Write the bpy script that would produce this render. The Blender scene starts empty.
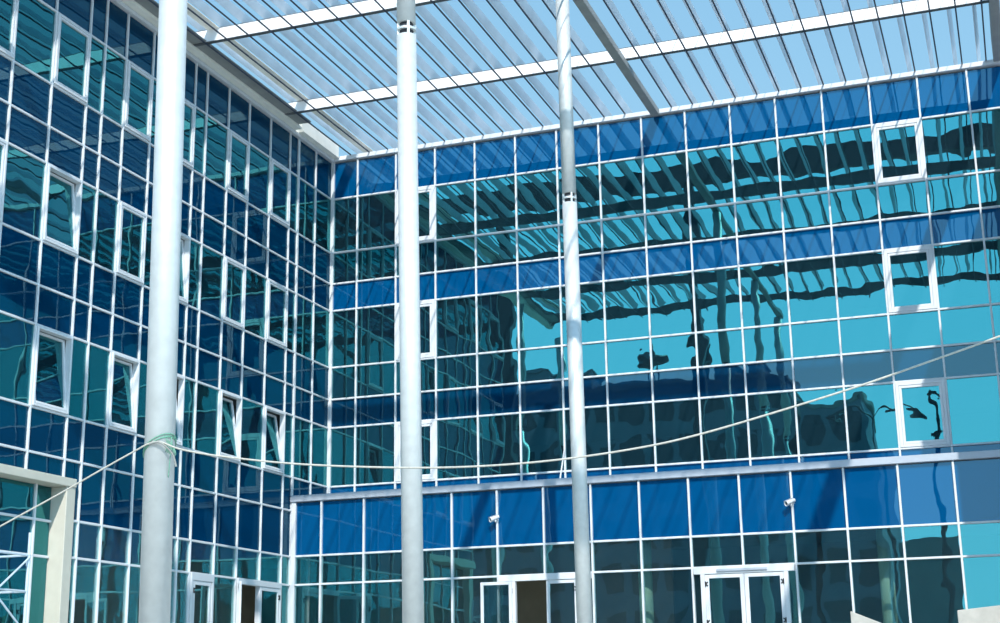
import bpy, bmesh, math, random
from mathutils import Vector, Matrix
random.seed(7)
sc = bpy.context.scene
COL = sc.collection
PI = math.pi

# ------------------------------------------------------------------ materials
def new_mat(name):
    m = bpy.data.materials.new(name); m.use_nodes = True
    nt = m.node_tree
    for n in list(nt.nodes): nt.nodes.remove(n)
    out = nt.nodes.new('ShaderNodeOutputMaterial')
    return m, nt, out

def solid(name, col, rough=0.5, metal=0.0, noise=0.0, nscale=6.0, spec=0.4):
    """Principled surface with a faint procedural mottling of its own colour."""
    m, nt, out = new_mat(name)
    b = nt.nodes.new('ShaderNodeBsdfPrincipled')
    b.inputs['Roughness'].default_value = rough
    b.inputs['Metallic'].default_value = metal
    b.inputs['Specular IOR Level'].default_value = spec
    b.inputs['Base Color'].default_value = (*col, 1)
    if noise > 0:
        g = nt.nodes.new('ShaderNodeNewGeometry')
        n = nt.nodes.new('ShaderNodeTexNoise'); n.inputs['Scale'].default_value = nscale
        n.inputs['Detail'].default_value = 4
        nt.links.new(g.outputs['Position'], n.inputs['Vector'])
        r = nt.nodes.new('ShaderNodeValToRGB')
        r.color_ramp.elements[0].position = 0.3; r.color_ramp.elements[1].position = 0.7
        r.color_ramp.elements[0].color = (*[c * (1 - noise) for c in col], 1)
        r.color_ramp.elements[1].color = (*[min(1, c * (1 + noise)) for c in col], 1)
        nt.links.new(n.outputs['Fac'], r.inputs['Fac'])
        nt.links.new(r.outputs['Color'], b.inputs['Base Color'])
    nt.links.new(b.outputs['BSDF'], out.inputs['Surface'])
    return m

def wavy_normal(nt, dist=0.004, scale=0.9):
    g = nt.nodes.new('ShaderNodeNewGeometry')
    n = nt.nodes.new('ShaderNodeTexNoise'); n.inputs['Scale'].default_value = scale
    n.inputs['Detail'].default_value = 1.5
    nt.links.new(g.outputs['Position'], n.inputs['Vector'])
    b = nt.nodes.new('ShaderNodeBump'); b.inputs['Strength'].default_value = 1.0
    b.inputs['Distance'].default_value = dist
    nt.links.new(n.outputs['Fac'], b.inputs['Height'])
    return b

def coated_glass(name, refl, trans, fac, dist=0.004, scale=0.9):
    """solar-control glass: a tinted mirror coat over tinted clear glass"""
    m, nt, out = new_mat(name)
    gl = nt.nodes.new('ShaderNodeBsdfGlossy'); gl.inputs['Color'].default_value = (*refl, 1)
    gl.inputs['Roughness'].default_value = 0.0
    tr = nt.nodes.new('ShaderNodeBsdfTransparent'); tr.inputs['Color'].default_value = (*trans, 1)
    mx = nt.nodes.new('ShaderNodeMixShader'); mx.inputs['Fac'].default_value = fac
    w = wavy_normal(nt, dist, scale)
    nt.links.new(w.outputs['Normal'], gl.inputs['Normal'])
    nt.links.new(tr.outputs['BSDF'], mx.inputs[1]); nt.links.new(gl.outputs['BSDF'], mx.inputs[2])
    gb = nt.nodes.new('ShaderNodeNewGeometry')
    clear = nt.nodes.new('ShaderNodeBsdfTransparent')
    # weak blue diffuse share for the body tint of the glass
    tint = nt.nodes.new('ShaderNodeBsdfDiffuse'); tint.inputs['Color'].default_value = (0.12, 0.36, 0.52, 1)
    m2 = nt.nodes.new('ShaderNodeMixShader'); m2.inputs['Fac'].default_value = 0.035
    nt.links.new(mx.outputs['Shader'], m2.inputs[1]); nt.links.new(tint.outputs['BSDF'], m2.inputs[2])
    # the far face of the pane only lets light through
    m3 = nt.nodes.new('ShaderNodeMixShader'); nt.links.new(gb.outputs['Backfacing'], m3.inputs['Fac'])
    nt.links.new(m2.outputs['Shader'], m3.inputs[1]); nt.links.new(clear.outputs['BSDF'], m3.inputs[2])
    nt.links.new(m3.outputs['Shader'], out.inputs['Surface'])
    return m

def enamel_glass(name, col, refl, fac, dist=0.004, scale=0.9):
    """back-painted opaque panel: enamel colour under a glossy face"""
    m, nt, out = new_mat(name)
    df = nt.nodes.new('ShaderNodeBsdfDiffuse'); df.inputs['Color'].default_value = (*col, 1)
    gl = nt.nodes.new('ShaderNodeBsdfGlossy'); gl.inputs['Color'].default_value = (*refl, 1)
    gl.inputs['Roughness'].default_value = 0.0
    mx = nt.nodes.new('ShaderNodeMixShader'); mx.inputs['Fac'].default_value = fac
    w = wavy_normal(nt, dist, scale)
    nt.links.new(w.outputs['Normal'], gl.inputs['Normal'])
    nt.links.new(df.outputs['BSDF'], mx.inputs[1]); nt.links.new(gl.outputs['BSDF'], mx.inputs[2])
    nt.links.new(mx.outputs['Shader'], out.inputs['Surface'])
    return m

M = {}
M['white'] = solid('white_aluminium', (0.64, 0.66, 0.68), 0.42, 0.0, 0.03, 3)
M['grey_alu'] = solid('grey_aluminium', (0.42, 0.46, 0.52), 0.40, 0.1, 0.05, 4)
M['cream'] = solid('cream_cladding', (0.54, 0.52, 0.44), 0.6, 0.0, 0.06, 3)
M['soffit'] = solid('cream_soffit', (0.86, 0.84, 0.76), 0.7, 0.0, 0.05, 3)
M['steel'] = solid('galvanised_steel', (0.60, 0.63, 0.62), 0.48, 0.30, 0.06, 8, 0.3)
M['dark'] = solid('dark_steel', (0.035, 0.04, 0.05), 0.5, 0.2, 0.1, 5)
M['pergola_white'] = solid('white_painted_beam', (0.86, 0.87, 0.88), 0.5, 0.0, 0.03, 3)
M['pergola_grey'] = solid('grey_painted_beam', (0.30, 0.31, 0.30), 0.5, 0.0, 0.08, 3)
M['beam_dark'] = solid('dark_grey_beam', (0.10, 0.11, 0.115), 0.5, 0.0, 0.1, 3)
M['slat'] = solid('grey_slat', (0.70, 0.74, 0.78), 0.5, 0.0, 0.08, 2)
M['rod'] = solid('dark_rod', (0.05, 0.06, 0.09), 0.5, 0.1, 0.1, 2)
M['vision'] = coated_glass('teal_reflective_glass', (0.058, 0.285, 0.305), (0.36, 0.44, 0.54), 0.74, 0.006)
M['clear'] = coated_glass('ground_floor_glass', (0.11, 0.49, 0.53), (0.72, 0.82, 0.80), 0.42, 0.005)
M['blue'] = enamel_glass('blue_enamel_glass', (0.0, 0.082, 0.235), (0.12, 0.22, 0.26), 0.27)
M['shaded_blue'] = enamel_glass('shaded_blue_enamel_glass', (0.0, 0.033, 0.090), (0.13, 0.25, 0.28), 0.30)  # darker copy of the blue enamel, with shade put into its colour
M['interior'] = solid('interior_plaster', (0.30, 0.30, 0.27), 0.8, 0, 0.1, 1)
M['slab'] = solid('concrete_slab', (0.33, 0.33, 0.31), 0.85, 0, 0.12, 2)
M['green'] = solid('pale_green_paint', (0.48, 0.72, 0.55), 0.6, 0, 0.05, 2)
M['brown'] = solid('brown_partition', (0.34, 0.27, 0.20), 0.8, 0, 0.1, 2)
M['paving'] = solid('paving_concrete', (0.46, 0.45, 0.41), 0.9, 0, 0.12, 1.2)
M['concrete'] = solid('pale_concrete', (0.44, 0.43, 0.39), 0.85, 0, 0.10, 5)
M['rope'] = solid('pale_rope_fibre', (0.50, 0.48, 0.42), 0.9, 0, 0.15, 40)
M['rope_grey'] = solid('grey_rope_fibre', (0.30, 0.31, 0.29), 0.9, 0, 0.15, 40)
M['twine'] = solid('green_twine', (0.16, 0.36, 0.26), 0.9, 0, 0.15, 40)
M['scaffold'] = solid('scaffold_tube', (0.62, 0.72, 0.80), 0.4, 0.3, 0.1, 8)
M['far_wall'] = solid('far_render', (0.22, 0.26, 0.32), 0.85, 0, 0.15, 0.4)
M['far_glass'] = solid('far_window_glass', (0.05, 0.07, 0.09), 0.15, 0, 0.0)
M['wing'] = solid('wing_render', (0.46, 0.46, 0.50), 0.8, 0, 0.08, 0.8)
M['hill'] = solid('hill_scrub', (0.10, 0.12, 0.07), 0.95, 0, 0.4, 0.15)
M['black'] = solid('black_plastic', (0.02, 0.02, 0.022), 0.4)
M['signblue'] = solid('hoarding_panel', (0.20, 0.26, 0.26), 0.6, 0, 0.1, 1)
M['chrome'] = solid('brushed_metal', (0.6, 0.6, 0.6), 0.3, 0.9)

# ------------------------------------------------------------------ helpers
def link(name, bm, mat, parent=None, loc=(0, 0, 0), smooth=False):
    me = bpy.data.meshes.new(name)
    bm.normal_update()
    bm.to_mesh(me); bm.free()
    if smooth:
        for p in me.polygons: p.use_smooth = True
    me.materials.append(mat)
    o = bpy.data.objects.new(name, me)
    o.location = loc
    COL.objects.link(o)
    if parent: o.parent = parent
    return o

def empty(name, loc=(0, 0, 0), rz=0):
    o = bpy.data.objects.new(name, None); o.empty_display_size = 0.3
    o.location = loc; o.rotation_euler = (0, 0, rz)
    COL.objects.link(o); return o

def tag(o, label, cat, group=None, kind=None):
    o['label'] = label; o['category'] = cat
    if group: o['group'] = group
    if kind: o['kind'] = kind
    return o

def add_box(bm, x0, x1, y0, y1, z0, z1, bev=0.0, mat=None):
    vs = [bm.verts.new(c) for c in ((x0,y0,z0),(x1,y0,z0),(x1,y1,z0),(x0,y1,z0),(x0,y0,z1),(x1,y0,z1),(x1,y1,z1),(x0,y1,z1))]
    fs = [(0,3,2,1),(4,5,6,7),(0,1,5,4),(1,2,6,5),(2,3,7,6),(3,0,4,7)]
    faces = [bm.faces.new([vs[i] for i in f]) for f in fs]
    if bev > 0:
        es = list({e for f in faces for e in f.edges})
        bmesh.ops.bevel(bm, geom=es, offset=bev, segments=1, affect='EDGES', profile=0.5)
    if mat is not None:
        bmesh.ops.transform(bm, matrix=mat, verts=vs)
    return vs

def box(name, x0, x1, y0, y1, z0, z1, mat, parent=None, bev=0.0):
    """one box part whose origin sits at its own centre; coordinates in the parent's frame (or world)"""
    x0, x1 = min(x0, x1), max(x0, x1); y0, y1 = min(y0, y1), max(y0, y1); z0, z1 = min(z0, z1), max(z0, z1)
    c = ((x0+x1)/2, (y0+y1)/2, (z0+z1)/2)
    bm = bmesh.new()
    add_box(bm, x0-c[0], x1-c[0], y0-c[1], y1-c[1], z0-c[2], z1-c[2], bev)
    return link(name, bm, mat, parent, c)

def add_cyl(bm, p0, p1, r0, r1=None, seg=16, caps=True):
    p0 = Vector(p0); p1 = Vector(p1); r1 = r0 if r1 is None else r1
    d = (p1 - p0).normalized()
    a = d.orthogonal().normalized(); b = d.cross(a)
    A = []; Bv = []
    for i in range(seg):
        t = 2*PI*i/seg; n = a*math.cos(t) + b*math.sin(t)
        A.append(bm.verts.new(p0 + n*r0)); Bv.append(bm.verts.new(p1 + n*r1))
    for i in range(seg):
        j = (i+1) % seg
        bm.faces.new((A[i], A[j], Bv[j], Bv[i]))
    if caps:
        bm.faces.new(list(reversed(A))); bm.faces.new(Bv)

def add_tube(bm, pts, r, seg=8):
    pts = [Vector(p) for p in pts]
    rings = []
    prev = None
    for i, p in enumerate(pts):
        d = (pts[min(i+1, len(pts)-1)] - pts[max(i-1, 0)]).normalized()
        if prev is None: a = d.orthogonal().normalized()
        else:
            a = prev - d*prev.dot(d); a.normalize()
        prev = a; b = d.cross(a)
        rings.append([bm.verts.new(p + (a*math.cos(2*PI*k/seg) + b*math.sin(2*PI*k/seg))*r) for k in range(seg)])
    for i in range(len(rings)-1):
        for k in range(seg):
            j = (k+1) % seg
            bm.faces.new((rings[i][k], rings[i][j], rings[i+1][j], rings[i+1][k]))
    bm.faces.new(list(reversed(rings[0]))); bm.faces.new(rings[-1])

def rect_frame(bm, u0, u1, z0, z1, d0, d1, wl, wr, wb, wt, ax):
    """rectangular ring frame in the (u,z) plane; ax maps (u,d,z) to xyz"""
    def bx(a0, a1, b0, b1):
        P = [ax(a0, d0, b0), ax(a1, d1, b1)]
        add_box(bm, min(P[0][0],P[1][0]), max(P[0][0],P[1][0]), min(P[0][1],P[1][1]), max(P[0][1],P[1][1]), b0, b1, 0.006)
    bx(u0, u0+wl, z0, z1); bx(u1-wr, u1, z0, z1)
    bx(u0+wl, u1-wr, z0, z0+wb); bx(u0+wl, u1-wr, z1-wt, z1)

# ------------------------------------------------------------------ levels (metres; bay 1.2 m, storey 3.34 m)
ZT = [15.93, 14.81, 13.19, 12.27, 11.48, 9.84, 8.93, 8.13, 6.50]
ZL9, ZG0, ZG1, ZG2, ZF = 5.63, 5.86, 4.45, 3.725, 1.15
D = 2.094                        # how far the ground storey projects
XR = [0.0] + [0.815 + 1.2*k for k in range(16)]          # bay lines of the right facade
XG = [0.0] + [0.877 + 1.2*k for k in range(16)]          # bay lines of its ground storey
YL = [0.0, -1.05, -2.09, -2.60, -3.70, -4.84, -5.88, -6.93, -7.47, -8.50, -9.30, -10.35, -11.14, -11.70, -12.87, -14.10, -15.25]
SASH_L = {3, 5, 8, 10, 13, 15}   # bays of the left facade with an opening window (index of the bay's near-corner line)
SASH_R = {2, 13}

# axis maps: facade coordinate u, depth d (positive = out of the facade), height z
axR = lambda u, d, z: (u, -d, z)
axG = lambda u, d, z: (u, -D - d, z)
axL = lambda u, d, z: (d, u, z)

def fbox(name, ax, u0, u1, d0, d1, z0, z1, mat, parent, bev=0.0):
    a = ax(u0, d0, z0); b = ax(u1, d1, z1)
    return box(name, a[0], b[0], a[1], b[1], z0, z1, mat, parent, bev)

def pane(name, ax, u0, u1, z0, z1, mat, parent):
    return fbox(name, ax, u0, u1, -0.040, -0.016, z0, z1, mat, parent)

MW = 0.025      # half width of the caps
def mullion(ax, u, z0, z1, parent, w=MW, d=0.04):
    return fbox('mullion', ax, u-w, u+w, -0.09, d, z0, z1, M['white'], parent, 0.008)
def transom(ax, u0, u1, z, parent, w=MW, d=0.042):
    return fbox('transom', ax, u0, u1, -0.08, d, z-w, z+w, M['white'], parent, 0.008)

win_n = [0]
def window(ax, u0, u1, z0, z1, label, tilt=0.0, fw=0.062, parts_mat=None):
    """opening casement set in the curtain wall: fixed frame, sash with its pane and a handle; tilt leans the head inwards"""
    win_n[0] += 1
    root = empty('window_%d' % win_n[0], ax((u0+u1)/2, 0, z0))
    tag(root, label, 'window', 'opening windows in the glass facades', 'structure')
    inv = Vector(ax((u0+u1)/2, 0, z0))
    lax = lambda u, d, z: tuple(Vector(ax(u, d, z)) - inv)
    # frame
    bm = bmesh.new()
    def rf(bm, a0, a1, b0, b1, d0, d1, w):
        for (p, q, r, s) in ((a0, a0+w, b0, b1), (a1-w, a1, b0, b1), (a0+w, a1-w, b0, b0+w), (a0+w, a1-w, b1-w, b1)):
            A = lax(p, d0, r); B2 = lax(q, d1, s)
            add_box(bm, min(A[0],B2[0]), max(A[0],B2[0]), min(A[1],B2[1]), max(A[1],B2[1]), A[2], B2[2], 0.006)
    rf(bm, u0, u1, z0, z1, -0.09, 0.058, fw*0.75)
    link('frame', bm, M['white'], root)
    # sash: own origin on the bottom hinge line
    lo = lax((u0+u1)/2, -0.02, z0+fw)
    sash_o = Vector(lo)
    bm = bmesh.new()
    g = fw*0.78
    a0, a1, b0, b1 = u0+g, u1-g, z0+g, z1-g
    w = 0.050 if ax is axL else 0.062
    for (p, q, r, s) in ((a0, a0+w, b0, b1), (a1-w, a1, b0, b1), (a0+w, a1-w, b0, b0+w), (a0+w, a1-w, b1-w, b1)):
        A = Vector(lax(p, -0.06, r)) - sash_o; B2 = Vector(lax(q, 0.046, s)) - sash_o
        add_box(bm, min(A[0],B2[0]), max(A[0],B2[0]), min(A[1],B2[1]), max(A[1],B2[1]), A[2], B2[2], 0.006)
    sash = link('sash', bm, M['white'], root, lo)
    bm = bmesh.new()
    A = Vector(lax(a0+w-0.008, -0.02, b0+w-0.008)) - sash_o; B2 = Vector(lax(a1-w+0.008, 0.004, b1-w+0.008)) - sash_o
    add_box(bm, min(A[0],B2[0]), max(A[0],B2[0]), min(A[1],B2[1]), max(A[1],B2[1]), A[2], B2[2])
    link('pane', bm, M['vision'], sash)
    bm = bmesh.new()
    h = Vector(lax(a1-w*0.5, -0.06, (b0+b1)/2)) - sash_o
    inward = Vector(lax(u0, -1, z0)) - Vector(lax(u0, 0, z0))
    add_cyl(bm, h, h + inward*0.04, 0.012, seg=8)
    add_box(bm, h.x + inward.x*0.04 - 0.012, h.x + inward.x*0.04 + 0.012, h.y + inward.y*0.04 - 0.012, h.y + inward.y*0.04 + 0.012, h.z-0.11, h.z+0.012, 0.004)
    link('handle', bm, M['chrome'], sash)
    if tilt:
        ang = math.radians(tilt)
        if ax is axL: sash.rotation_euler = (0, -ang, 0)
        else: sash.rotation_euler = (-ang, 0, 0)
    return root

GT, GY = math.radians(0.0), math.radians(0.55)      # the panes sit a hair out of true
ORD = ['first','second','third','fourth','fifth','sixth','seventh','eighth','ninth','tenth','eleventh','twelfth','thirteenth','fourteenth','fifteenth','sixteenth','seventeenth','eighteenth']

# ------------------------------------------------------------------ right facade (upper storeys)
wr = empty('wall_right', (0, 0, 0))
tag(wr, 'sunlit blue and teal glass facade facing the courtyard under the pergola', 'facade', kind='structure')
for i, x in enumerate(XR[1:], 1):
    mullion(axR, x, 6.02, ZT[0]+0.02, wr)
mullion(axR, 0.03, 6.02, ZT[0]+0.02, wr, 0.05, 0.055)
for z in ZT[1:]:
    transom(axR, 0.08, XR[-1], z, wr)
storeyname = {1: 'top', 4: 'middle', 7: 'lowest'}
rows = [(0,'blue'),(1,'v'),(2,'v'),(3,'blue'),(4,'v'),(5,'v'),(6,'shaded_blue'),(7,'v')]  # the darker row has a cross beam's shadow put into its panel colour
for k in range(len(XR)-1):
    for (r, kind) in rows:
        u0, u1, z0, z1 = XR[k]+0.02, XR[k+1]-0.02, ZT[r+1]+0.02, ZT[r]-0.02
        if k in SASH_R and r in (1, 4, 7):
            side = 'behind the middle steel column' if k == 2 else 'near the right end'
            window(axR, XR[k]+MW, XR[k+1]-MW, ZT[r+1]+MW, ZT[r]-MW,
                   'white framed opening window in the %s storey of the right facade, %s' % (storeyname[r], side), fw=0.10)
            continue
        if kind == 'v': o = pane('vision_pane', axR, u0, u1, z0, z1, M['vision'], wr)
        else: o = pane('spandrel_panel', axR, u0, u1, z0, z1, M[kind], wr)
        o.rotation_euler = (-GT, 0, GY)
    pane('base_panel', axR, XR[k]+0.02, XR[k+1]-0.02, 6.04, ZT[8]-0.02, M['blue'], wr)
fbox('coping', axR, 0.0, 18.9, -0.35, 0.10, ZT[0]+0.02, ZT[0]+0.15, M['white'], wr, 0.01)

# ------------------------------------------------------------------ ground storey of the right facade, projecting
wg = empty('wall_ground', (0, -D, ZF))
tag(wg, 'projecting ground floor glass front with blue top panels below the right facade', 'facade', kind='structure')
def G(name, u0, u1, d0, d1, z0, z1, mat, bev=0.0):
    o = fbox(name, axG, u0, u1, d0, d1, z0, z1, mat, wg, bev)
    o.location = Vector(o.location) - Vector(wg.location); return o
DOOR_A = (5, 7)     # bays 4 and 5 (double door with the leaf swung open)
DOOR_B = (9, 11)    # bays 9 and 10 (closed double door)
def in_door(k): return DOOR_A[0] <= k < DOOR_A[1] or DOOR_B[0] <= k < DOOR_B[1]
for i, x in enumerate(XG[1:], 1):
    z0 = ZG2 if i in (6, 10) else ZF
    G('mullion', x-MW, x+MW, -0.09, 0.05, z0, ZG0-0.02, M['white'], 0.008)
G('mullion', 0.03, 0.15, -0.09, 0.06, ZF, ZG0-0.02, M['white'], 0.008)
for z in (ZG1, ZG2):
    G('transom', 0.15, XG[-1], -0.08, 0.042, z-MW, z+MW, M['white'], 0.008)
for k in range(len(XG)-1):
    a, b = XG[k]+0.02, XG[k+1]-0.02
    G('spandrel_panel', a, b, -0.04, -0.016, ZG1+0.02, ZG0-0.04, M['blue'])
    G('vision_pane', a, b, -0.04, -0.016, ZG2+0.02, ZG1-0.02, M['clear'])
    if not in_door(k):
        G('vision_pane', a, b, -0.04, -0.016, ZF+0.02, ZG2-0.02, M['clear'])
G('ledge_coping', 0.0, 18.9, -D-0.0+0.1, 0.10, ZG0-0.02, ZG0+0.15, M['grey_alu'], 0.012)['label'] = 'grey metal ledge coping'

# ------------------------------------------------------------------ left facade
wl = empty('wall_left', (0, 0, 0))
tag(wl, 'shaded dark blue glass facade receding along the left side of the courtyard', 'facade', kind='structure')
YP0, YP1 = -11.34, -11.62        # jamb of the recessed entrance
for i, y in enumerate(YL):
    if i == 0: continue
    w = 0.042 if i == 2 else 0.024
    z0 = ZF if y > YP0 else 5.27
    mullion(axL, y, z0, ZT[0], wl, w, 0.028)
for z in ZT[1:] + [ZL9]:
    transom(axL, YL[-1], -0.06, z, wl, 0.024, 0.022)
for z in (ZG1, ZG2):
    transom(axL, YP0, -D, z, wl, 0.024, 0.022)
lrows = [(ZT[0],ZT[1],'n'),(ZT[1],ZT[2],'v'),(ZT[2],ZT[3],'n'),(ZT[3],ZT[4],'n'),(ZT[4],ZT[5],'v'),(ZT[5],ZT[6],'n'),
         (ZT[6],ZT[7],'n'),(ZT[7],ZT[8],'v'),(ZT[8],ZL9,'n'),(ZL9,ZG1,'n'),(ZG1,ZG2,'v'),(ZG2,ZF,'v')]  # n: blue panels with this wall's shade put into their colour
place_l = {3: 'beside the corner', 5: 'second from the corner', 8: 'right beside the near steel column',
           10: 'left beside the near steel column', 13: 'second to the left of the near steel column', 15: 'at the left edge of the picture'}
DOOR_L = {6: 'single', 3: 'double', 4: 'double'}
for k in range(len(YL)-1):
    for r, (zt, zb, kind) in enumerate(lrows):
        y1, y0 = YL[k]-0.02, YL[k+1]+0.02
        if r >= 9 and YL[k+1] < YP0:
            if YL[k] > YP0 and False: pass
            if r == 9 and YL[k+1] < YP0:
                if YL[k] > YP0:
                    pane('spandrel_panel', axL, y0, YP0, 5.29, zt-0.02, M['shaded_blue'], wl); y0 = YP0
                    pane('spandrel_panel', axL, YP0+0.02, y1, zb+0.02, zt-0.02, M['shaded_blue'], wl)
                else: pane('spandrel_panel', axL, y0, y1, 5.29, zt-0.02, M['shaded_blue'], wl)
                continue
            if YL[k] <= YP0 + 0.01 or r > 9: 
                if YL[k] <= -11.0: 
                    # last bay before the jamb is narrower
                    if YL[k] > YP0: y0 = YP0 + 0.0
                    else: continue
            if YL[k] > YP0: y0 = YP0
            else: continue
        if r == 11 and k in DOOR_L: continue
        if r in (1, 4, 7) and k in SASH_L:
            storey = {1: 'top', 4: 'middle', 7: 'lowest'}[r]
            tilt = 0
            if r == 7 and k in (3, 5, 8): tilt = 9
            if (r, k) in ((7, 13), (7, 10), (4, 13), (4, 8)): tilt = 6
            st = 'tilted open' if tilt else 'closed'
            window(axL, YL[k+1]+MW, YL[k]-MW, zb+MW, zt-MW, '%s white framed window, %s storey of the dark left facade, %s' % (st, storey, place_l[k]), tilt)
            continue
        if kind == 'v': pane('vision_pane', axL, y0, y1, zb+0.02, zt-0.02, M['clear'] if r > 9 else M['vision'], wl)
        else: pane('spandrel_panel', axL, y0, y1, zb+0.02, zt-0.02, M['shaded_blue'], wl)
fbox('coping', axL, YL[-1], 0.0, -0.35, 0.09, ZT[0], ZT[0]+0.10, M['white'], wl, 0.01)

# entrance recess in the left facade
er = empty('entrance_recess', (0, -11.77, ZF))
tag(er, 'beige framed entrance recess cut into the foot of the left facade', 'entrance', kind='structure')
def E_(name, x0, x1, y0, y1, z0, z1, mat, bev=0.0):
    o = box(name, x0, x1, y0, y1, z0, z1, mat, er, bev); o.location = Vector(o.location) - Vector(er.location); return o
E_('jamb', -0.45, 0.05, YP1, YP0-0.0, ZF, 5.10, M['cream'], 0.01)
E_('lintel', -0.42, 0.07, -15.25, YP0, 5.10, 5.27, M['cream'], 0.01)
for y in (-12.15, -13.35, -14.55):
    E_('mullion', -0.36, -0.26, y-MW, y+MW, ZF, 5.10, M['white'], 0.008)
for z in (4.42, 3.72):
    E_('transom', -0.36, -0.27, -15.25, YP1, z-MW, z+MW, M['white'], 0.008)
ys = [YP1, -12.15, -13.35, -14.55, -15.24]
for i in range(len(ys)-1):
    for (a, b) in ((5.09, 4.44), (4.40, 3.74), (3.70, ZF+0.02)):
        E_('glass_pane', -0.33, -0.305, ys[i+1]+0.02, ys[i]-0.02, b, a, M['vision'] if (b < 4 or i) else M['vision'])

# ------------------------------------------------------------------ doors
def leaf(parent, w, h, hinge, ang, side, name='leaf', mat=None, th=0.06, st=0.10, label=None):
    """door leaf built along +x from its hinge (side=+1) or along -x (side=-1), base z=0; rotates about the hinge"""
    bm = bmesh.new()
    x0, x1 = (0, w) if side > 0 else (-w, 0)
    add_box(bm, x0, x0+st, -th/2, th/2, 0, h, 0.006); add_box(bm, x1-st, x1, -th/2, th/2, 0, h, 0.006)
    add_box(bm, x0+st, x1-st, -th/2, th/2, 0, 0.16, 0.006); add_box(bm, x0+st, x1-st, -th/2, th/2, h-st, h, 0.006)
    o = link(name, bm, M['white'], parent, hinge); o.rotation_euler = (0, 0, ang)
    bm = bmesh.new(); add_box(bm, x0+st-0.01, x1-st+0.01, -0.012, 0.012, 0.15, h-st+0.01)
    link('pane', bm, M['clear'], o)
    bm = bmesh.new()
    hx = x1-st/2 if side > 0 else x0+st/2
    for s in (-1, 1):
        add_cyl(bm, (hx, s*th/2, 1.05), (hx, s*(th/2+0.05), 1.05), 0.012, seg=8)
        dx = -0.11*side
        add_box(bm, min(hx, hx+dx), max(hx, hx+dx), s*(th/2+0.05)-0.012, s*(th/2+0.05)+0.012, 1.04, 1.065, 0.004)
    link('handle', bm, M['black'], o)
    for hz in (0.35, h/2+0.12, h-0.22):
        bm = bmesh.new()
        hx = 0.05*side
        # chevron-shaped hinge plate: barrel and two wings
        add_cyl(bm, (0.012*side, -th/2-0.012, hz-0.06), (0.012*side, -th/2-0.012, hz+0.06), 0.016, seg=8)
        for s in (-1, 1):
            R = Matrix.Translation((0.012*side, -th/2-0.006, hz+0.0)) @ Matrix.Rotation(s*0.7*side, 4, 'Y')
            add_box(bm, min(0, 0.075*side), max(0, 0.075*side), -0.006, 0.006, -0.014, 0.014, 0, R)
        link('hinge', bm, M['black'], o)
    return o

# door_1: closed double door, right facade
xa, xb = XG[DOOR_B[0]], XG[DOOR_B[1]]
d1 = tag(empty('door_1', ((xa+xb)/2, -D, ZF)), 'closed white framed glass double door below the right security camera', 'door', kind='structure')
W = (xb-xa)/2
fr = bmesh.new()
H = ZG2 - ZF
sl = 0.19
for s in (-1, 1):
    add_box(fr, s*(W-sl-0.05)-0.05, s*(W-sl-0.05)+0.05, -0.07, 0.06, 0, H-0.0, 0.006)
add_box(fr, -W+0.035, W-0.035, -0.075, 0.06, H-0.155, H+0.02, 0.006)
link('frame', fr, M['white'], d1)
for s in (-1, 1):
    bm = bmesh.new(); a, b = sorted((s*(W-0.035), s*(W-sl)))
    add_box(bm, a, b, 0.016, 0.04, 0, H-0.155); link('sidelight', bm, M['clear'], d1)
lw = W - sl - 0.10
leaf(d1, lw-0.004, H-0.165, (-lw, -0.02, 0.005), 0, 1, st=0.095)
leaf(d1, lw-0.004, H-0.165, (lw, -0.02, 0.005), 0, -1, st=0.095)
bm = bmesh.new(); add_box(bm, -0.62, 0.55, -0.115, -0.075, H-0.11, H-0.05, 0.008); link('door_closer', bm, M['grey_alu'], d1)

# door_2: double door with one leaf swung outwards
xa, xb = XG[DOOR_A[0]], XG[DOOR_A[1]]
d2 = tag(empty('door_2', ((xa+xb)/2, -D, ZF)), 'white framed glass double door with left leaf swung open, below the left security camera', 'door', kind='structure')
fr = bmesh.new()
x0 = 6.03 - (xa+xb)/2; x1 = 7.86 - (xa+xb)/2
add_box(fr, x0-0.02, x0+0.10, -0.07, 0.06, 0, H, 0.006)
add_box(fr, x1-0.16, x1-0.035, -0.07, 0.06, 0, H, 0.006)
add_box(fr, x0-0.34, W-0.03, -0.075, 0.06, H-0.135, H+0.02, 0.006)
link('frame', fr, M['white'], d2)
bm = bmesh.new(); add_box(bm, -W+0.03, x0-0.02, 0.016, 0.04, 0, H-0.135); link('sidelight', bm, M['clear'], d2)
bm = bmesh.new(); add_box(bm, x1-0.035, W-0.03, 0.016, 0.04, 0, H-0.135); link('sidelight', bm, M['clear'], d2)
lw = (x1-0.16-(x0+0.10))/2
leaf(d2, lw, H-0.145, (x0+0.03, -0.11, 0.005), PI+math.radians(4), 1, st=0.075)
leaf(d2, lw, H-0.145, (x1-0.165, -0.02, 0.005), 0, -1, st=0.085)

# doors of the left facade (built along local x, turned a quarter)
def lroot(name, y, label):
    return tag(empty(name, (0, y, ZF), PI/2), label, 'door', kind='structure')
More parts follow.
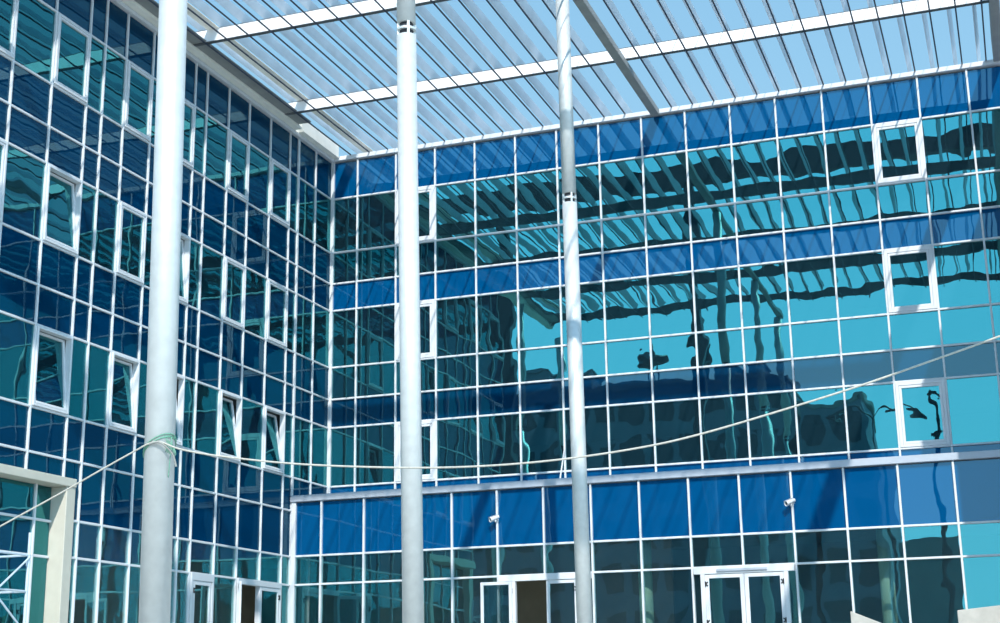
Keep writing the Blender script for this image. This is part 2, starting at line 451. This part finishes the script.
# local x -> +y world, local -y -> +x world (outside)
d3 = lroot('door_3', -6.405, 'narrow white framed single door at the foot of the left facade')
bm = bmesh.new(); hw = 0.525
for s in (-1, 1): add_box(bm, s*(hw-0.075)-0.042, s*(hw-0.075)+0.042, -0.06, 0.06, 0, H, 0.006)
add_box(bm, -hw+0.035, hw-0.035, -0.065, 0.06, H-0.16, H+0.02, 0.006)
link('frame', bm, M['white'], d3)
leaf(d3, 2*hw-0.25, H-0.17, (-hw+0.122, -0.02, 0.005), 0, 1, st=0.09)
d4 = lroot('door_4', -3.72, 'white framed double door beside the corner, one leaf standing open')
hw = 1.12
bm = bmesh.new()
for s in (-1, 1): add_box(bm, s*(hw-0.075)-0.042, s*(hw-0.075)+0.042, -0.06, 0.06, 0, H, 0.006)
add_box(bm, -hw+0.035, hw-0.035, -0.065, 0.06, H-0.12, H+0.02, 0.006)
link('frame', bm, M['white'], d4)
leaf(d4, hw-0.125, H-0.13, (-hw+0.122, -0.04, 0.005), -math.radians(149), 1, st=0.09)
leaf(d4, hw-0.125, H-0.13, (hw-0.122, -0.02, 0.005), 0, -1, st=0.09)

# ------------------------------------------------------------------ inside the building
def slab(name, x0, x1, y0, y1, z0, z1, mat, label, cat, bev=0.0):
    o = box(name, x0, x1, y0, y1, z0, z1, mat, None, bev)
    return tag(o, label, cat, kind='structure')
for i, (a, b) in enumerate(((4.95, 5.45), (8.35, 8.75), (11.7, 12.1), (15.3, 15.9))):
    lv = ['first', 'second', 'third', 'roof'][i]
    y0 = 0.2 if i else 0.2
    slab('floor_slab', -6.5, 18.9, 0.2, 6.5, a, b, M['slab'], 'concrete %s slab inside the building behind the right facade' % lv, 'floor slab')
    slab('floor_slab', -6.5, -0.55 if i == 0 else -0.2, -15.25, 0.19, a, b, M['slab'], 'concrete %s slab inside the building behind the left facade' % lv, 'floor slab')
slab('wall_back', -6.5, 18.9, 6.51, 6.8, ZF, 16.0, M['interior'], 'inner back wall seen dimly through the right facade', 'wall')
slab('wall_inner', -6.8, -6.51, -15.25, 6.5, ZF, 16.0, M['interior'], 'inner back wall seen dimly through the left facade', 'wall')
slab('wall_end', -6.5, -0.1, -15.55, -15.27, ZF, 16.0, M['cream'], 'blank end wall of the left wing', 'wall')
def inner_col(x, y, r, z0, z1, lab):
    bm = bmesh.new(); add_cyl(bm, (0,0,0), (0,0,z1-z0), r, seg=20)
    add_cyl(bm, (0,0,0), (0,0,0.12), r+0.04, seg=20)
    o = link('interior_column', bm, M['green'], None, (x, y, z0), True)
    tag(o, lab, 'column', 'pale green columns inside the ground floor', 'thing')
inner_col(3.05, -0.9, 0.17, ZF, 4.95, 'pale green round column behind ground floor glass left of the open door')
inner_col(9.05, -0.9, 0.17, ZF, 4.95, 'pale green round column behind ground floor glass left of the closed double door')
inner_col(14.75, -0.9, 0.17, ZF, 4.95, 'pale green round column behind ground floor glass above the concrete blocks')
slab('wall_partition', -2.2, -2.05, -9.0, 0.15, ZF, 4.94, M['brown'], 'brown partition seen through the left doors', 'wall')
slab('wall_partition', 0.6, 9.0, 2.2, 2.35, ZF, 4.94, M['brown'], 'brown partition seen through the open doorway', 'wall')

# ------------------------------------------------------------------ ground
slab('floor', -60, 80, -140, 12, -0.9, -0.5, M['paving'], 'concrete courtyard paving', 'ground')
slab('floor_terrace', -7, 24, -30, 7, -0.5, ZF, M['paving'], 'raised terrace the building stands on', 'terrace', 0.02)

# ------------------------------------------------------------------ pergola
XC = 9.70
YEND = -21.6
YCOL = -23.7
pg = tag(empty('pergola', (9.3, -12, 16.1)), 'white slatted steel pergola roof spanning the courtyard between facades', 'pergola', kind='thing')
off = Vector(pg.location)
def P_(name, x0, x1, y0, y1, z0, z1, mat, bev=0.0):
    o = box(name, x0, x1, y0, y1, z0, z1, mat, pg, bev); o.location = Vector(o.location) - off; return o
ZB = 16.10
for i, yb in enumerate((-3.45, -8.08, -12.71, -17.34, -21.45)):
    h = 0.31 if i == 0 else 0.33
    # dark steel channel behind a white front cover
    bm = bmesh.new()
    add_box(bm, -9.12, 8.97, 0.012, 0.085, 0.02, h-0.02)
    add_box(bm, -9.17, 8.98, -0.02, 0.10, 0.0, 0.014); add_box(bm, -9.17, 8.98, -0.02, 0.10, h-0.014, h)
    o = link('cross_beam', bm, M['beam_dark'], pg, (0, yb - off.y, ZB - off.z)); o['label'] = 'dark steel channel'
    bm = bmesh.new(); add_box(bm, -9.17, 8.98, -0.016, 0.010, 0.016, h-0.016)
    o = link('cover_plate', bm, M['pergola_white'], pg, (0, yb - off.y, ZB - off.z)); o['label'] = 'white front cover plate'
ZS = ZB + 0.335
xs = [0.63 + 0.584*k for k in range(15)] + [10.09 + 0.573*k for k in range(15)]
for x in xs:
    # thin blade, its top leaning away from the left facade
    bm = bmesh.new()
    L_, th = 0.23, 0.012
    add_box(bm, -th/2, th/2, YEND - off.y, 1.20 - off.y, 0, L_, 0, Matrix.Rotation(math.radians(22), 4, 'Y'))
    link('slat', bm, M['slat'], pg, (x - 0.20 - off.x, 0, ZS - off.z))
    o = P_('slat_rod', x-0.018, x+0.018, YEND, -0.105, ZB-0.045, ZB-0.009, M['rod'], 0.008)
# main beam on the column line
P_('main_beam', XC-0.16, XC+0.06, YCOL, -0.11, 15.875, ZB-0.046, M['pergola_grey'], 0.01)['label'] = 'dark grey main beam'
P_('edge_beam', 18.28, 18.50, YEND, -0.11, 16.0, 16.62, M['pergola_grey'], 0.01)['label'] = 'grey edge beam at the right end'
# left edge: soffit strip, recessed gutter face and corner plate
P_('edge_soffit', -0.20, 0.27, YEND, -2.45, 16.04, 16.12, M['soffit'], 0.01)['label'] = 'cream soffit strip along the left facade'
P_('edge_gutter', 0.21, 0.64, YEND, -2.62, 16.12, 16.16, M['pergola_grey'], 0.01)['label'] = 'grey gutter along the left facade'
P_('edge_strip', 0.66, 0.98, YEND, 1.1, 16.412, 16.43, M['soffit'], 0.0)['label'] = 'cream closing strip'
# white upstand of the left parapet in the corner, its near end raked
bm = bmesh.new()
lo = [(-0.35,-2.30,ZT[0]+0.10),(0.25,-2.30,ZT[0]+0.10),(0.25,-0.11,ZT[0]+0.10),(-0.35,-0.11,ZT[0]+0.10)]
hi = [(-0.35,-2.55,16.42),(0.25,-2.55,16.42),(0.25,-0.11,16.42),(-0.35,-0.11,16.42)]
A = [bm.verts.new(p) for p in lo]; B_ = [bm.verts.new(p) for p in hi]
bm.faces.new(list(reversed(A))); bm.faces.new(B_)
for i in range(4):
    j = (i+1) % 4; bm.faces.new((A[i], A[j], B_[j], B_[i]))
link('corner_upstand', bm, M['soffit'], wl)['label'] = 'cream upstand in the corner'

# ------------------------------------------------------------------ steel columns
def column(y, top, zc, label, dx=0.0, lean=0.0, x=None):
    z0 = ZF
    x = XC if x is None else x
    root = tag(empty('steel_column', (x + dx*0.943, y + dx*0.334, z0)), label, 'column', 'tall steel columns carrying the pergola', 'thing')
    r = 0.15
    bm = bmesh.new(); add_cyl(bm, (0,0,0), (0,0,zc-0.10-z0), r, seg=40); link('shaft', bm, M['steel'], root, smooth=False)
    bm = bmesh.new(); add_cyl(bm, (0,0,zc+0.10-z0), (0,0,top-z0), r*0.96, seg=40); link('upper_shaft', bm, M['steel'], root)
    # joint: dark core, middle ring and four webs leave two rows of dark slots
    bm = bmesh.new(); add_cyl(bm, (0,0,zc-0.10-z0), (0,0,zc+0.10-z0), r*0.72, seg=24); link('joint_core', bm, M['dark'], root)
    bm = bmesh.new(); add_cyl(bm, (0,0,zc-0.018-z0), (0,0,zc+0.018-z0), r*0.99, seg=40)
    for a in range(4):
        t = a*PI/2 + 0.62
        R = Matrix.Rotation(t, 4, 'Z')
        add_box(bm, r*0.70, r*0.985, -0.018, 0.018, zc-0.10-z0, zc+0.10-z0, 0, R)
    link('joint_ring', bm, M['steel'], root)
    bm = bmesh.new(); add_cyl(bm, (0,0,0), (0,0,0.03), 0.30, seg=32)
    for a in range(8):
        t = a*PI/4
        add_cyl(bm, (0.24*math.cos(t), 0.24*math.sin(t), 0.03), (0.24*math.cos(t), 0.24*math.sin(t), 0.07), 0.02, seg=6)
    link('base_plate', bm, M['steel'], root)
    for c in root.children:
        for p in c.data.polygons:
            if len(p.vertices) == 4 and c.name.split('.')[0] in ('shaft', 'upper_shaft', 'joint_core'): p.use_smooth = True
    root.rotation_euler = (lean*0.334, -lean*0.943, 0)
    return root
CY = {1: -23.3, 2: -16.95, 3: -8.62}
column(CY[1], 15.86, 10.85, 'thick pale steel column at the left, nearest, with rope tied round it', 0.048, 0.0137)
column(CY[2], 15.86, 10.85, 'middle pale steel column, its slotted joint close under the pergola', 0.066, 0.0114)
column(CY[3], 15.86, 10.80, 'thinnest looking, farthest steel column right of centre in front of right facade', 0.060, 0.0064)
column(-16.9, 15.86, 10.85, 'steel column off to the left, its dark reflection left of the farthest column', x=0.3)
column(-23.3, 15.86, 10.85, 'steel column far off to the left, seen only as a thin reflection', x=0.1)

# ------------------------------------------------------------------ camera
cam = bpy.data.cameras.new('camera'); co = bpy.data.objects.new('camera', cam); COL.objects.link(co)
F = 1443.6
cam.sensor_fit = 'HORIZONTAL'; cam.sensor_width = 36; cam.lens = F/1000*36
yaw, pitch, roll = map(math.radians, (19.5224, 14.6441, -0.9247))
f = Vector((-math.sin(yaw)*math.cos(pitch), math.cos(yaw)*math.cos(pitch), math.sin(pitch)))
r = Vector((math.cos(yaw), math.sin(yaw), 0)); u = r.cross(f)
r2 = r*math.cos(roll) + u*math.sin(roll); u2 = -r*math.sin(roll) + u*math.cos(roll)
CP = Vector((17.72, -35.6246, 1.081))
mw = Matrix(((r2.x, u2.x, -f.x, CP.x), (r2.y, u2.y, -f.y, CP.y), (r2.z, u2.z, -f.z, CP.z), (0,0,0,1)))
co.matrix_world = mw
cam.clip_end = 1000
sc.camera = co

# ------------------------------------------------------------------ rope tied to the near column
RY = CY[1] - 0.160
def smooth_pts(pts, n=6):
    out = []
    for i in range(len(pts)-1):
        p0 = Vector(pts[max(i-1,0)]); p1 = Vector(pts[i]); p2 = Vector(pts[i+1]); p3 = Vector(pts[min(i+2,len(pts)-1)])
        for k in range(n):
            t = k/n
            out.append(0.5*((2*p1) + (p2-p0)*t + (2*p0-5*p1+4*p2-p3)*t*t + (3*p1-p0-3*p2+p3)*t**3))
    out.append(Vector(pts[-1])); return out
rp = [(6.2,1.99),(7.0,2.34),(7.989,2.759),(8.69,3.052),(9.149,3.255),(9.56,3.43),(9.70,3.485),(9.83,3.49),(10.06,3.403),(10.511,3.303),(11.378,3.168),(12.408,3.068),
      (13.195,3.03),(13.952,3.04),(14.684,3.095),(15.218,3.175),(15.914,3.325),(16.59,3.485),(17.167,3.642),(17.73,3.80),(18.6,4.06),(19.6,4.40)]
bm = bmesh.new(); add_tube(bm, smooth_pts([(x, RY, z) for x, z in rp]), 0.009)
o = tag(link('rope', bm, M['rope'], None, (0,0,0), True), 'long sagging pale rope tied to the near left column and strung across the courtyard', 'rope', kind='thing')
bm = bmesh.new()
lp = [(9.70,RY-0.004,3.475),(9.80,RY-0.012,3.49),(9.88,RY+0.008,3.45),(9.94,RY+0.05,3.37),(9.962,RY+0.09,3.25)]
add_tube(bm, smooth_pts(lp), 0.010); link('loose_end', bm, M['rope_grey'], o)['label'] = 'grey loose rope end'
bm = bmesh.new()
tw = []
for k in range(61):
    a = 2*PI*k/20
    tw.append((XC + 0.016 + 0.157*math.cos(a), CY[1] + 0.005 + 0.157*math.sin(a), 3.47 + 0.10*math.cos(a+0.3) + 0.02*math.sin(a*0.33)))
add_tube(bm, tw, 0.006)
add_tube(bm, smooth_pts([(XC+0.156, CY[1]-0.03, 3.57),(XC+0.19, CY[1]-0.05, 3.50),(XC+0.185, CY[1]-0.06, 3.38),(XC+0.165, CY[1]-0.05, 3.15)]), 0.005)
for k in range(7):
    a = -0.5 + 0.12*k
    add_tube(bm, smooth_pts([(XC+0.155*math.cos(a), CY[1]+0.155*math.sin(a), 3.55-0.01*k),(XC+0.185*math.cos(a), CY[1]+0.185*math.sin(a), 3.47-0.012*k),(XC+0.160*math.cos(a), CY[1]+0.160*math.sin(a), 3.40-0.006*k)]), 0.0045)
tag(link('twine', bm, M['twine'], None, (0,0,0), True), 'green twine wound round the near left column beside the rope', 'twine', kind='thing')
# the post the rope runs to, outside the frame on the right
bm = bmesh.new(); add_cyl(bm, (0,0,0), (0,0,4.55-ZF), 0.05, seg=12); add_cyl(bm, (0,0,0), (0,0,0.03), 0.16, seg=16)
tag(link('rope_post', bm, M['steel'], None, (19.6, RY-0.06, ZF)), 'steel post holding the right end of the rope', 'post', kind='thing')

# loose white lath leaning on a mullion above the ledge
bm = bmesh.new()
add_cyl(bm, (-0.10, -0.30, ZG0+0.153), (0.0, -0.064, 7.02), 0.024, 0.020, seg=4)
tag(link('lath', bm, M['white'], None, (XR[6], 0, 0)), 'loose white strip leaning on a facade mullion just left of the farthest column', 'strip', kind='thing')

# ------------------------------------------------------------------ security cameras
def security_camera(x, z, label):
    root = root0 = tag(empty('security_camera', (x, -D-0.052, z)), label, 'security camera', 'white security cameras on the ground floor front', 'thing')
    bm = bmesh.new(); add_cyl(bm, (0,0,0), (0,-0.02,0), 0.06, seg=16); add_cyl(bm, (0,-0.01,-0.0), (0,-0.13,-0.02), 0.022, seg=10)
    add_cyl(bm, (0,-0.13,-0.03), (0,-0.13,0.08), 0.024, seg=10)
    link('bracket', bm, M['white'], root)
    R = Matrix.Translation((0,-0.14,0.11)) @ Matrix.Rotation(math.radians(38), 4, 'Z') @ Matrix.Rotation(math.radians(20), 4, 'X') @ Matrix.Rotation(math.radians(28), 4, 'Y')
    R = Matrix.Translation((-0.02,-0.15,0.10)) @ Vector((-0.78,-0.52,-0.36)).to_track_quat('Z','X').to_matrix().to_4x4()
    bm = bmesh.new(); add_cyl(bm, (0,0,-0.16), (0,0,0.13), 0.058, 0.072, seg=20)
    add_cyl(bm, (0,0,0.13), (0,0,0.16), 0.085, seg=20)
    bmesh.ops.transform(bm, matrix=R, verts=bm.verts); link('housing', bm, M['white'], root)
    bm = bmesh.new(); add_cyl(bm, (0,0,0.155), (0,0,0.166), 0.056, seg=20)
    bmesh.ops.transform(bm, matrix=R, verts=bm.verts); link('lens', bm, M['black'], root)['label'] = 'black round lens'
    bm = bmesh.new()
    for k in range(9):
        pass
    ring = []
    for zz in (-0.12, 0.20):
        row = []
        for k in range(9):
            a = PI*k/8
            row.append((0.092*math.cos(a), 0.092*math.sin(a), zz))
        ring.append(row)
    vo = [[bm.verts.new(p) for p in row] for row in ring]
    vi = [[bm.verts.new((p[0]*0.93, p[1]*0.93, p[2])) for p in row] for row in ring]
    for k in range(8):
        bm.faces.new((vo[0][k], vo[0][k+1], vo[1][k+1], vo[1][k])); bm.faces.new((vi[0][k+1], vi[0][k], vi[1][k], vi[1][k+1]))
        bm.faces.new((vo[0][k+1], vo[0][k], vi[0][k], vi[0][k+1])); bm.faces.new((vo[1][k], vo[1][k+1], vi[1][k+1], vi[1][k]))
    for k in (0, 8): bm.faces.new((vo[0][k], vo[1][k], vi[1][k], vi[0][k]))
    bmesh.ops.transform(bm, matrix=R, verts=bm.verts); link('sun_shield', bm, M['white'], root)
    for c in root.children:
        c.data.transform(Matrix.Scale(0.7, 4))
security_camera(XG[5], 5.06, 'white security camera above the open door, nearer the corner')
security_camera(XG[11], 5.05, 'white security camera above the closed double door, farther right')

# ------------------------------------------------------------------ scaffold tower by the recessed entrance
sf = tag(empty('scaffold', (0.8, -14.8, ZF)), 'pale tubular scaffold frame standing before the recessed entrance at far left', 'scaffold', kind='thing')
SX = (0.45, 1.15); SY = (-14.10, -15.9)
for x in SX:
    for y in SY:
        bm = bmesh.new(); add_cyl(bm, (x-0.8, y+14.8, 0.0), (x-0.8, y+14.8, 2.75), 0.026, seg=10)
        add_cyl(bm, (x-0.8, y+14.8, 0), (x-0.8, y+14.8, 0.02), 0.07, seg=12)
        add_cyl(bm, (x-0.8, y+14.8, 2.16), (x-0.8, y+14.8, 2.26), 0.038, seg=10)
        link('pole', bm, M['scaffold'], sf)
for x in SX:
    for z in (0.95, 1.72, 2.35):
        bm = bmesh.new(); add_cyl(bm, (x-0.8, SY[0]+14.8, z), (x-0.8, SY[1]+14.8, z), 0.02, seg=8); link('ledger', bm, M['scaffold'], sf)
    for (za, zb) in ((2.32, 1.0), (1.0, 2.32)):
        bm = bmesh.new(); add_cyl(bm, (x-0.8+0.03, SY[0]+14.8, za), (x-0.8+0.03, SY[1]+14.8, zb), 0.018, seg=8); link('brace', bm, M['scaffold'], sf)
for y in SY:
    for z in (0.4, 0.95, 1.72, 2.35):
        bm = bmesh.new(); add_cyl(bm, (SX[0]-0.8, y+14.8, z), (SX[1]-0.8, y+14.8, z), 0.02, seg=8); link('rung', bm, M['scaffold'], sf)

# ------------------------------------------------------------------ pale concrete cheek walls at the lower right
def cheek(x0, x1, za, zb, y0, y1, label):
    bm = bmesh.new()
    P = [(x0, za), (x1, zb)]
    f = [bm.verts.new((x, y0, z)) for x, z in ((x0, ZF), (x1, ZF), (x1, zb), (x0, za))]
    k = [bm.verts.new((x, y1, z)) for x, z in ((x0, ZF), (x1, ZF), (x1, zb), (x0, za))]
    bm.faces.new(f); bm.faces.new(list(reversed(k)))
    for i in range(4):
        j = (i+1) % 4; bm.faces.new((f[j], f[i], k[i], k[j]))
    bmesh.ops.bevel(bm, geom=list(bm.edges), offset=0.012, segments=1, affect='EDGES')
    tag(link('concrete_block', bm, M['concrete'], None), label, 'concrete block', 'pale concrete blocks by the steps', 'thing')
cheek(14.24, 15.6, 2.535, 1.95, -4.3, -4.0, 'small pale concrete block with sloping top, right of the double door')
cheek(16.37, 18.2, 2.48, 2.64, -4.3, -4.0, 'pale concrete block in the bottom right corner')

# ------------------------------------------------------------------ the rest of the courtyard, seen in the reflections
slab('wall_wing', 18.92, 26, -7.9, 3.0, ZF, 15.3, M['wing'], 'blank grey wall of the right wing closing the courtyard', 'wall')
def far_building(name, x0, x1, y0, y1, z1, label, floors, bays):
    root = tag(empty(name, ((x0+x1)/2, y1, -0.5)), label, 'building', kind='thing')
    ox, oy, oz = root.location
    bm = bmesh.new(); add_box(bm, x0-ox, x1-ox, y0-oy, 0, 0, z1-oz, 0.03); link('wall', bm, M['far_wall'], root)
    bm = bmesh.new(); add_box(bm, x0-ox-0.2, x1-ox+0.2, y0-oy-0.2, 0.2, z1-oz+0.001, z1-oz+0.4, 0.05); link('parapet', bm, M['slab'], root)
    fh = (z1-oz-1.0)/floors; bw = (x1-x0)/bays
    for i in range(floors):
        bm = bmesh.new()
        for j in range(bays):
            cx = x0-ox+(j+0.5)*bw; cz = 0.9+i*fh+fh*0.5
            add_box(bm, cx-bw*0.32, cx+bw*0.32, 0.0, 0.06, cz-fh*0.28, cz+fh*0.28)
        link('window_band', bm, M['far_glass'], root)
    return root
far_building('opposite_building', -56, 3.65, -95, -75, 24.2, 'dark opposite building seen only as a reflection', 7, 26)
far_building('opposite_annex', 4.1, 8.65, -90, -75, 21.8, 'slimmer dark annex of the opposite building seen as a reflection', 6, 2)
# low hoarding block with pale lettering-like stripes kept blank
hb = tag(empty('hoarding', (11.8, -70, -0.5)), 'dark low hoarding block mirrored in the ground floor glass at right', 'hoarding', kind='thing')
bm = bmesh.new(); add_box(bm, -2.0, 2.0, -0.3, 0, 0, 10.9, 0.03); link('panel', bm, M['signblue'], hb)
bm = bmesh.new()
for x in (-1.8, 0, 1.8): add_box(bm, x-0.1, x+0.1, -0.6, -0.31, 0, 10.5, 0.01)
link('post', bm, M['dark'], hb)
# scrub hills on the horizon
bm = bmesh.new()
N = 60
prev = None
for i in range(N+1):
    x = -260 + 560*i/N
    h = 9 + 5*math.sin(i*0.37) + 3*math.sin(i*0.91+1) + 0.06*max(0, x)
    row = [bm.verts.new((x, -190, -0.9)), bm.verts.new((x, -215, h*0.7)), bm.verts.new((x, -240, h)), bm.verts.new((x, -280, -0.9))]
    if prev:
        for k in range(3): bm.faces.new((prev[k], row[k], row[k+1], prev[k+1]))
    prev = row
tag(link('hills', bm, M['hill'], None, smooth=True), 'low dark scrub hills behind the opposite building', 'hills', kind='structure')
# lift shafts and plant rooms on the opposite roof
for i, (x, w_, h) in enumerate(((-52, 5, 3.0), (-38, 4, 2.2), (-27, 6, 2.6), (-19.5, 3, 1.6), (-15.5, 2.2, 1.2), (-3.6, 1.5, 0.9), (-1.2, 1.2, 1.1))):
    bm = bmesh.new(); add_box(bm, -w_/2, w_/2, -3, 0, 0, h, 0.03); add_box(bm, -w_/2-0.15, w_/2+0.15, -3.15, 0.15, h+0.001, h+0.18, 0.03)
    tag(link('roof_block', bm, M['far_wall'], None, (x + 2.1, -76.2, 24.62)), '%s plant room from the left on the opposite roof, seen as a reflection' % ORD[i], 'plant room', 'plant rooms on the opposite roof', 'thing')
up = tag(empty('utility_pole', (13.4, -60, -0.5)), 'dark utility pole with two short arms, mirrored in the lowest right window', 'pole', kind='thing')
bm = bmesh.new(); add_cyl(bm, (0,0,0), (0,0,19.5), 0.16, 0.12, seg=10); link('pole', bm, M['dark'], up)
for z in (19.3, 16.8):
    bm = bmesh.new(); add_box(bm, -0.35, 1.5, -0.06, 0.06, z-0.06, z+0.06, 0.01); add_box(bm, -0.22, 0.22, -0.18, 0.18, z-0.12, z+0.12, 0.02); link('arm', bm, M['dark'], up)
# high dark gantry crossing the forecourt, mirrored in the top storey
ga = tag(empty('gantry', (4.9, -30, -0.5)), 'high dark gantry crossing the forecourt, mirrored as a band in the top storey', 'gantry', kind='thing')
bm = bmesh.new(); add_box(bm, -17.5, 16.0, -0.3, 0.3, 25.0, 26.0, 0.03); link('beam', bm, M['dark'], ga)
for x in (-9.5, 0.0, 15.0):
    bm = bmesh.new(); add_box(bm, x-0.28, x+0.28, -0.25, 0.25, 0, 24.99, 0.03); link('post', bm, M['dark'], ga)
# street lamps with curved arms
def street_lamp(x, y, h, arm, label):
    root = tag(empty('street_lamp', (x, y, -0.5)), label, 'street lamp', 'street lamps seen as reflections', 'thing')
    bm = bmesh.new(); add_cyl(bm, (0,0,0), (0,0,h), 0.14, 0.08, seg=12); add_cyl(bm, (0,0,0), (0,0,0.3), 0.22, seg=12); link('pole', bm, M['dark'], root)
    for s in (-1, 1):
        bm = bmesh.new(); add_tube(bm, smooth_pts([(0,0,h-0.1),(s*arm*0.35,0,h+0.55),(s*arm*0.75,0,h+0.6),(s*arm,0,h+0.25)]), 0.07); link('arm', bm, M['dark'], root)
        bm = bmesh.new(); add_box(bm, s*arm-0.45, s*arm+0.45, -0.18, 0.18, h+0.08, h+0.28, 0.05); link('lamp_head', bm, M['dark'], root)
street_lamp(10.3, -60, 18.2, 1.9, 'tall dark street lamp with two curved arms, mirrored in the lowest storey at right')
# rooftop tank and masts of the opposite building
rt = tag(empty('roof_tank', (-7.75, -78, 24.64)), 'domed water tank on legs standing on the opposite roof', 'tank', kind='thing')
bm = bmesh.new()
for a in range(4):
    add_cyl(bm, (0.7*math.cos(a*PI/2), 0.7*math.sin(a*PI/2), 0), (0.5*math.cos(a*PI/2), 0.5*math.sin(a*PI/2), 2.2), 0.07, seg=8)
link('stand', bm, M['dark'], rt)
bm = bmesh.new()
prof = [(0.3,2.15),(1.1,2.2),(1.4,2.5),(1.05,2.75),(0.4,2.85),(0.12,3.2)]
rings = [[bm.verts.new((r_*math.cos(2*PI*k/20), r_*math.sin(2*PI*k/20), z_)) for k in range(20)] for r_, z_ in prof]
for i in range(len(rings)-1):
    for k in range(20):
        j = (k+1) % 20; bm.faces.new((rings[i][k], rings[i][j], rings[i+1][j], rings[i+1][k]))
bm.faces.new(list(reversed(rings[0]))); bm.faces.new(rings[-1])
link('tank', bm, M['dark'], rt)
rm = tag(empty('roof_mast', (-3.65, -78, 24.64)), 'lattice mast standing on the opposite roof', 'mast', kind='thing')
bm = bmesh.new()
for sx in (-0.4, 0.4):
    for sy in (-0.4, 0.4): add_cyl(bm, (sx, sy, 0), (sx*0.6, sy*0.6, 3.2), 0.09, seg=6)
for k in range(5):
    z = 0.3+0.6*k; w = 0.4*(1-0.4*z/3.2)
    add_cyl(bm, (-w, 0.4, z), (w, 0.36, z+0.5), 0.06, seg=6); add_cyl(bm, (w, 0.4, z), (-w, 0.36, z+0.5), 0.06, seg=6)
link('lattice', bm, M['dark'], rm)

# ------------------------------------------------------------------ light: sun and sky
sun_dir = Vector((-0.42, 1.035, -1.0)).normalized()
sd = bpy.data.lights.new('sun', 'SUN'); sd.energy = 5.2; sd.angle = math.radians(0.53); sd.color = (1.0, 0.96, 0.90)
so = bpy.data.objects.new('sun', sd); COL.objects.link(so)
so.rotation_euler = sun_dir.to_track_quat('-Z', 'Y').to_euler()
so.location = (10, -40, 40)
w = bpy.data.worlds.new('sky'); sc.world = w; w.use_nodes = True
nt = w.node_tree
for n in list(nt.nodes): nt.nodes.remove(n)
out = nt.nodes.new('ShaderNodeOutputWorld'); bg = nt.nodes.new('ShaderNodeBackground')
tc = nt.nodes.new('ShaderNodeTexCoord')
nrm = nt.nodes.new('ShaderNodeVectorMath'); nrm.operation = 'NORMALIZE'
nt.links.new(tc.outputs['Generated'], nrm.inputs[0])
sep = nt.nodes.new('ShaderNodeSeparateXYZ'); nt.links.new(nrm.outputs['Vector'], sep.inputs['Vector'])
ramp = nt.nodes.new('ShaderNodeValToRGB')
ramp.color_ramp.elements[0].position = 0.0; ramp.color_ramp.elements[0].color = (0.50, 0.74, 0.90, 1)
ramp.color_ramp.elements[1].position = 1.0; ramp.color_ramp.elements[1].color = (0.10, 0.30, 0.64, 1)
e = ramp.color_ramp.elements.new(0.40); e.color = (0.31, 0.61, 0.88, 1)
nt.links.new(sep.outputs['Z'], ramp.inputs['Fac'])
# hazy low sky on the sun's side is brighter
dot = nt.nodes.new('ShaderNodeVectorMath'); dot.operation = 'DOT_PRODUCT'
nt.links.new(nrm.outputs['Vector'], dot.inputs[0]); dot.inputs[1].default_value = tuple(Vector((-sun_dir.x, -sun_dir.y, 0)).normalized())
az = nt.nodes.new('ShaderNodeMapRange'); az.interpolation_type = 'SMOOTHSTEP'
az.inputs['From Min'].default_value = -0.2; az.inputs['From Max'].default_value = 0.8
az.inputs['To Min'].default_value = 0.0; az.inputs['To Max'].default_value = 2.1
nt.links.new(dot.outputs['Value'], az.inputs['Value'])
el = nt.nodes.new('ShaderNodeMapRange'); el.interpolation_type = 'SMOOTHSTEP'
el.inputs['From Min'].default_value = 0.40; el.inputs['From Max'].default_value = 0.75
el.inputs['To Min'].default_value = 1.0; el.inputs['To Max'].default_value = 0.15
nt.links.new(sep.outputs['Z'], el.inputs['Value'])
pr = nt.nodes.new('ShaderNodeMath'); pr.operation = 'MULTIPLY_ADD'
nt.links.new(az.outputs['Result'], pr.inputs[0]); nt.links.new(el.outputs['Result'], pr.inputs[1]); pr.inputs[2].default_value = 1.0
mul = nt.nodes.new('ShaderNodeVectorMath'); mul.operation = 'SCALE'
nt.links.new(ramp.outputs['Color'], mul.inputs[0]); nt.links.new(pr.outputs['Value'], mul.inputs['Scale'])
nt.links.new(mul.outputs['Vector'], bg.inputs['Color']); bg.inputs['Strength'].default_value = 1.0
nt.links.new(bg.outputs['Background'], out.inputs['Surface'])

# ------------------------------------------------------------------ colour management and paths
vs_ = sc.view_settings
vs_.view_transform = 'Standard'; vs_.look = 'None'; vs_.exposure = 0.0; vs_.gamma = 1.0; vs_.use_curve_mapping = False
sc.cycles.max_bounces = 8; sc.cycles.glossy_bounces = 5; sc.cycles.transparent_max_bounces = 16
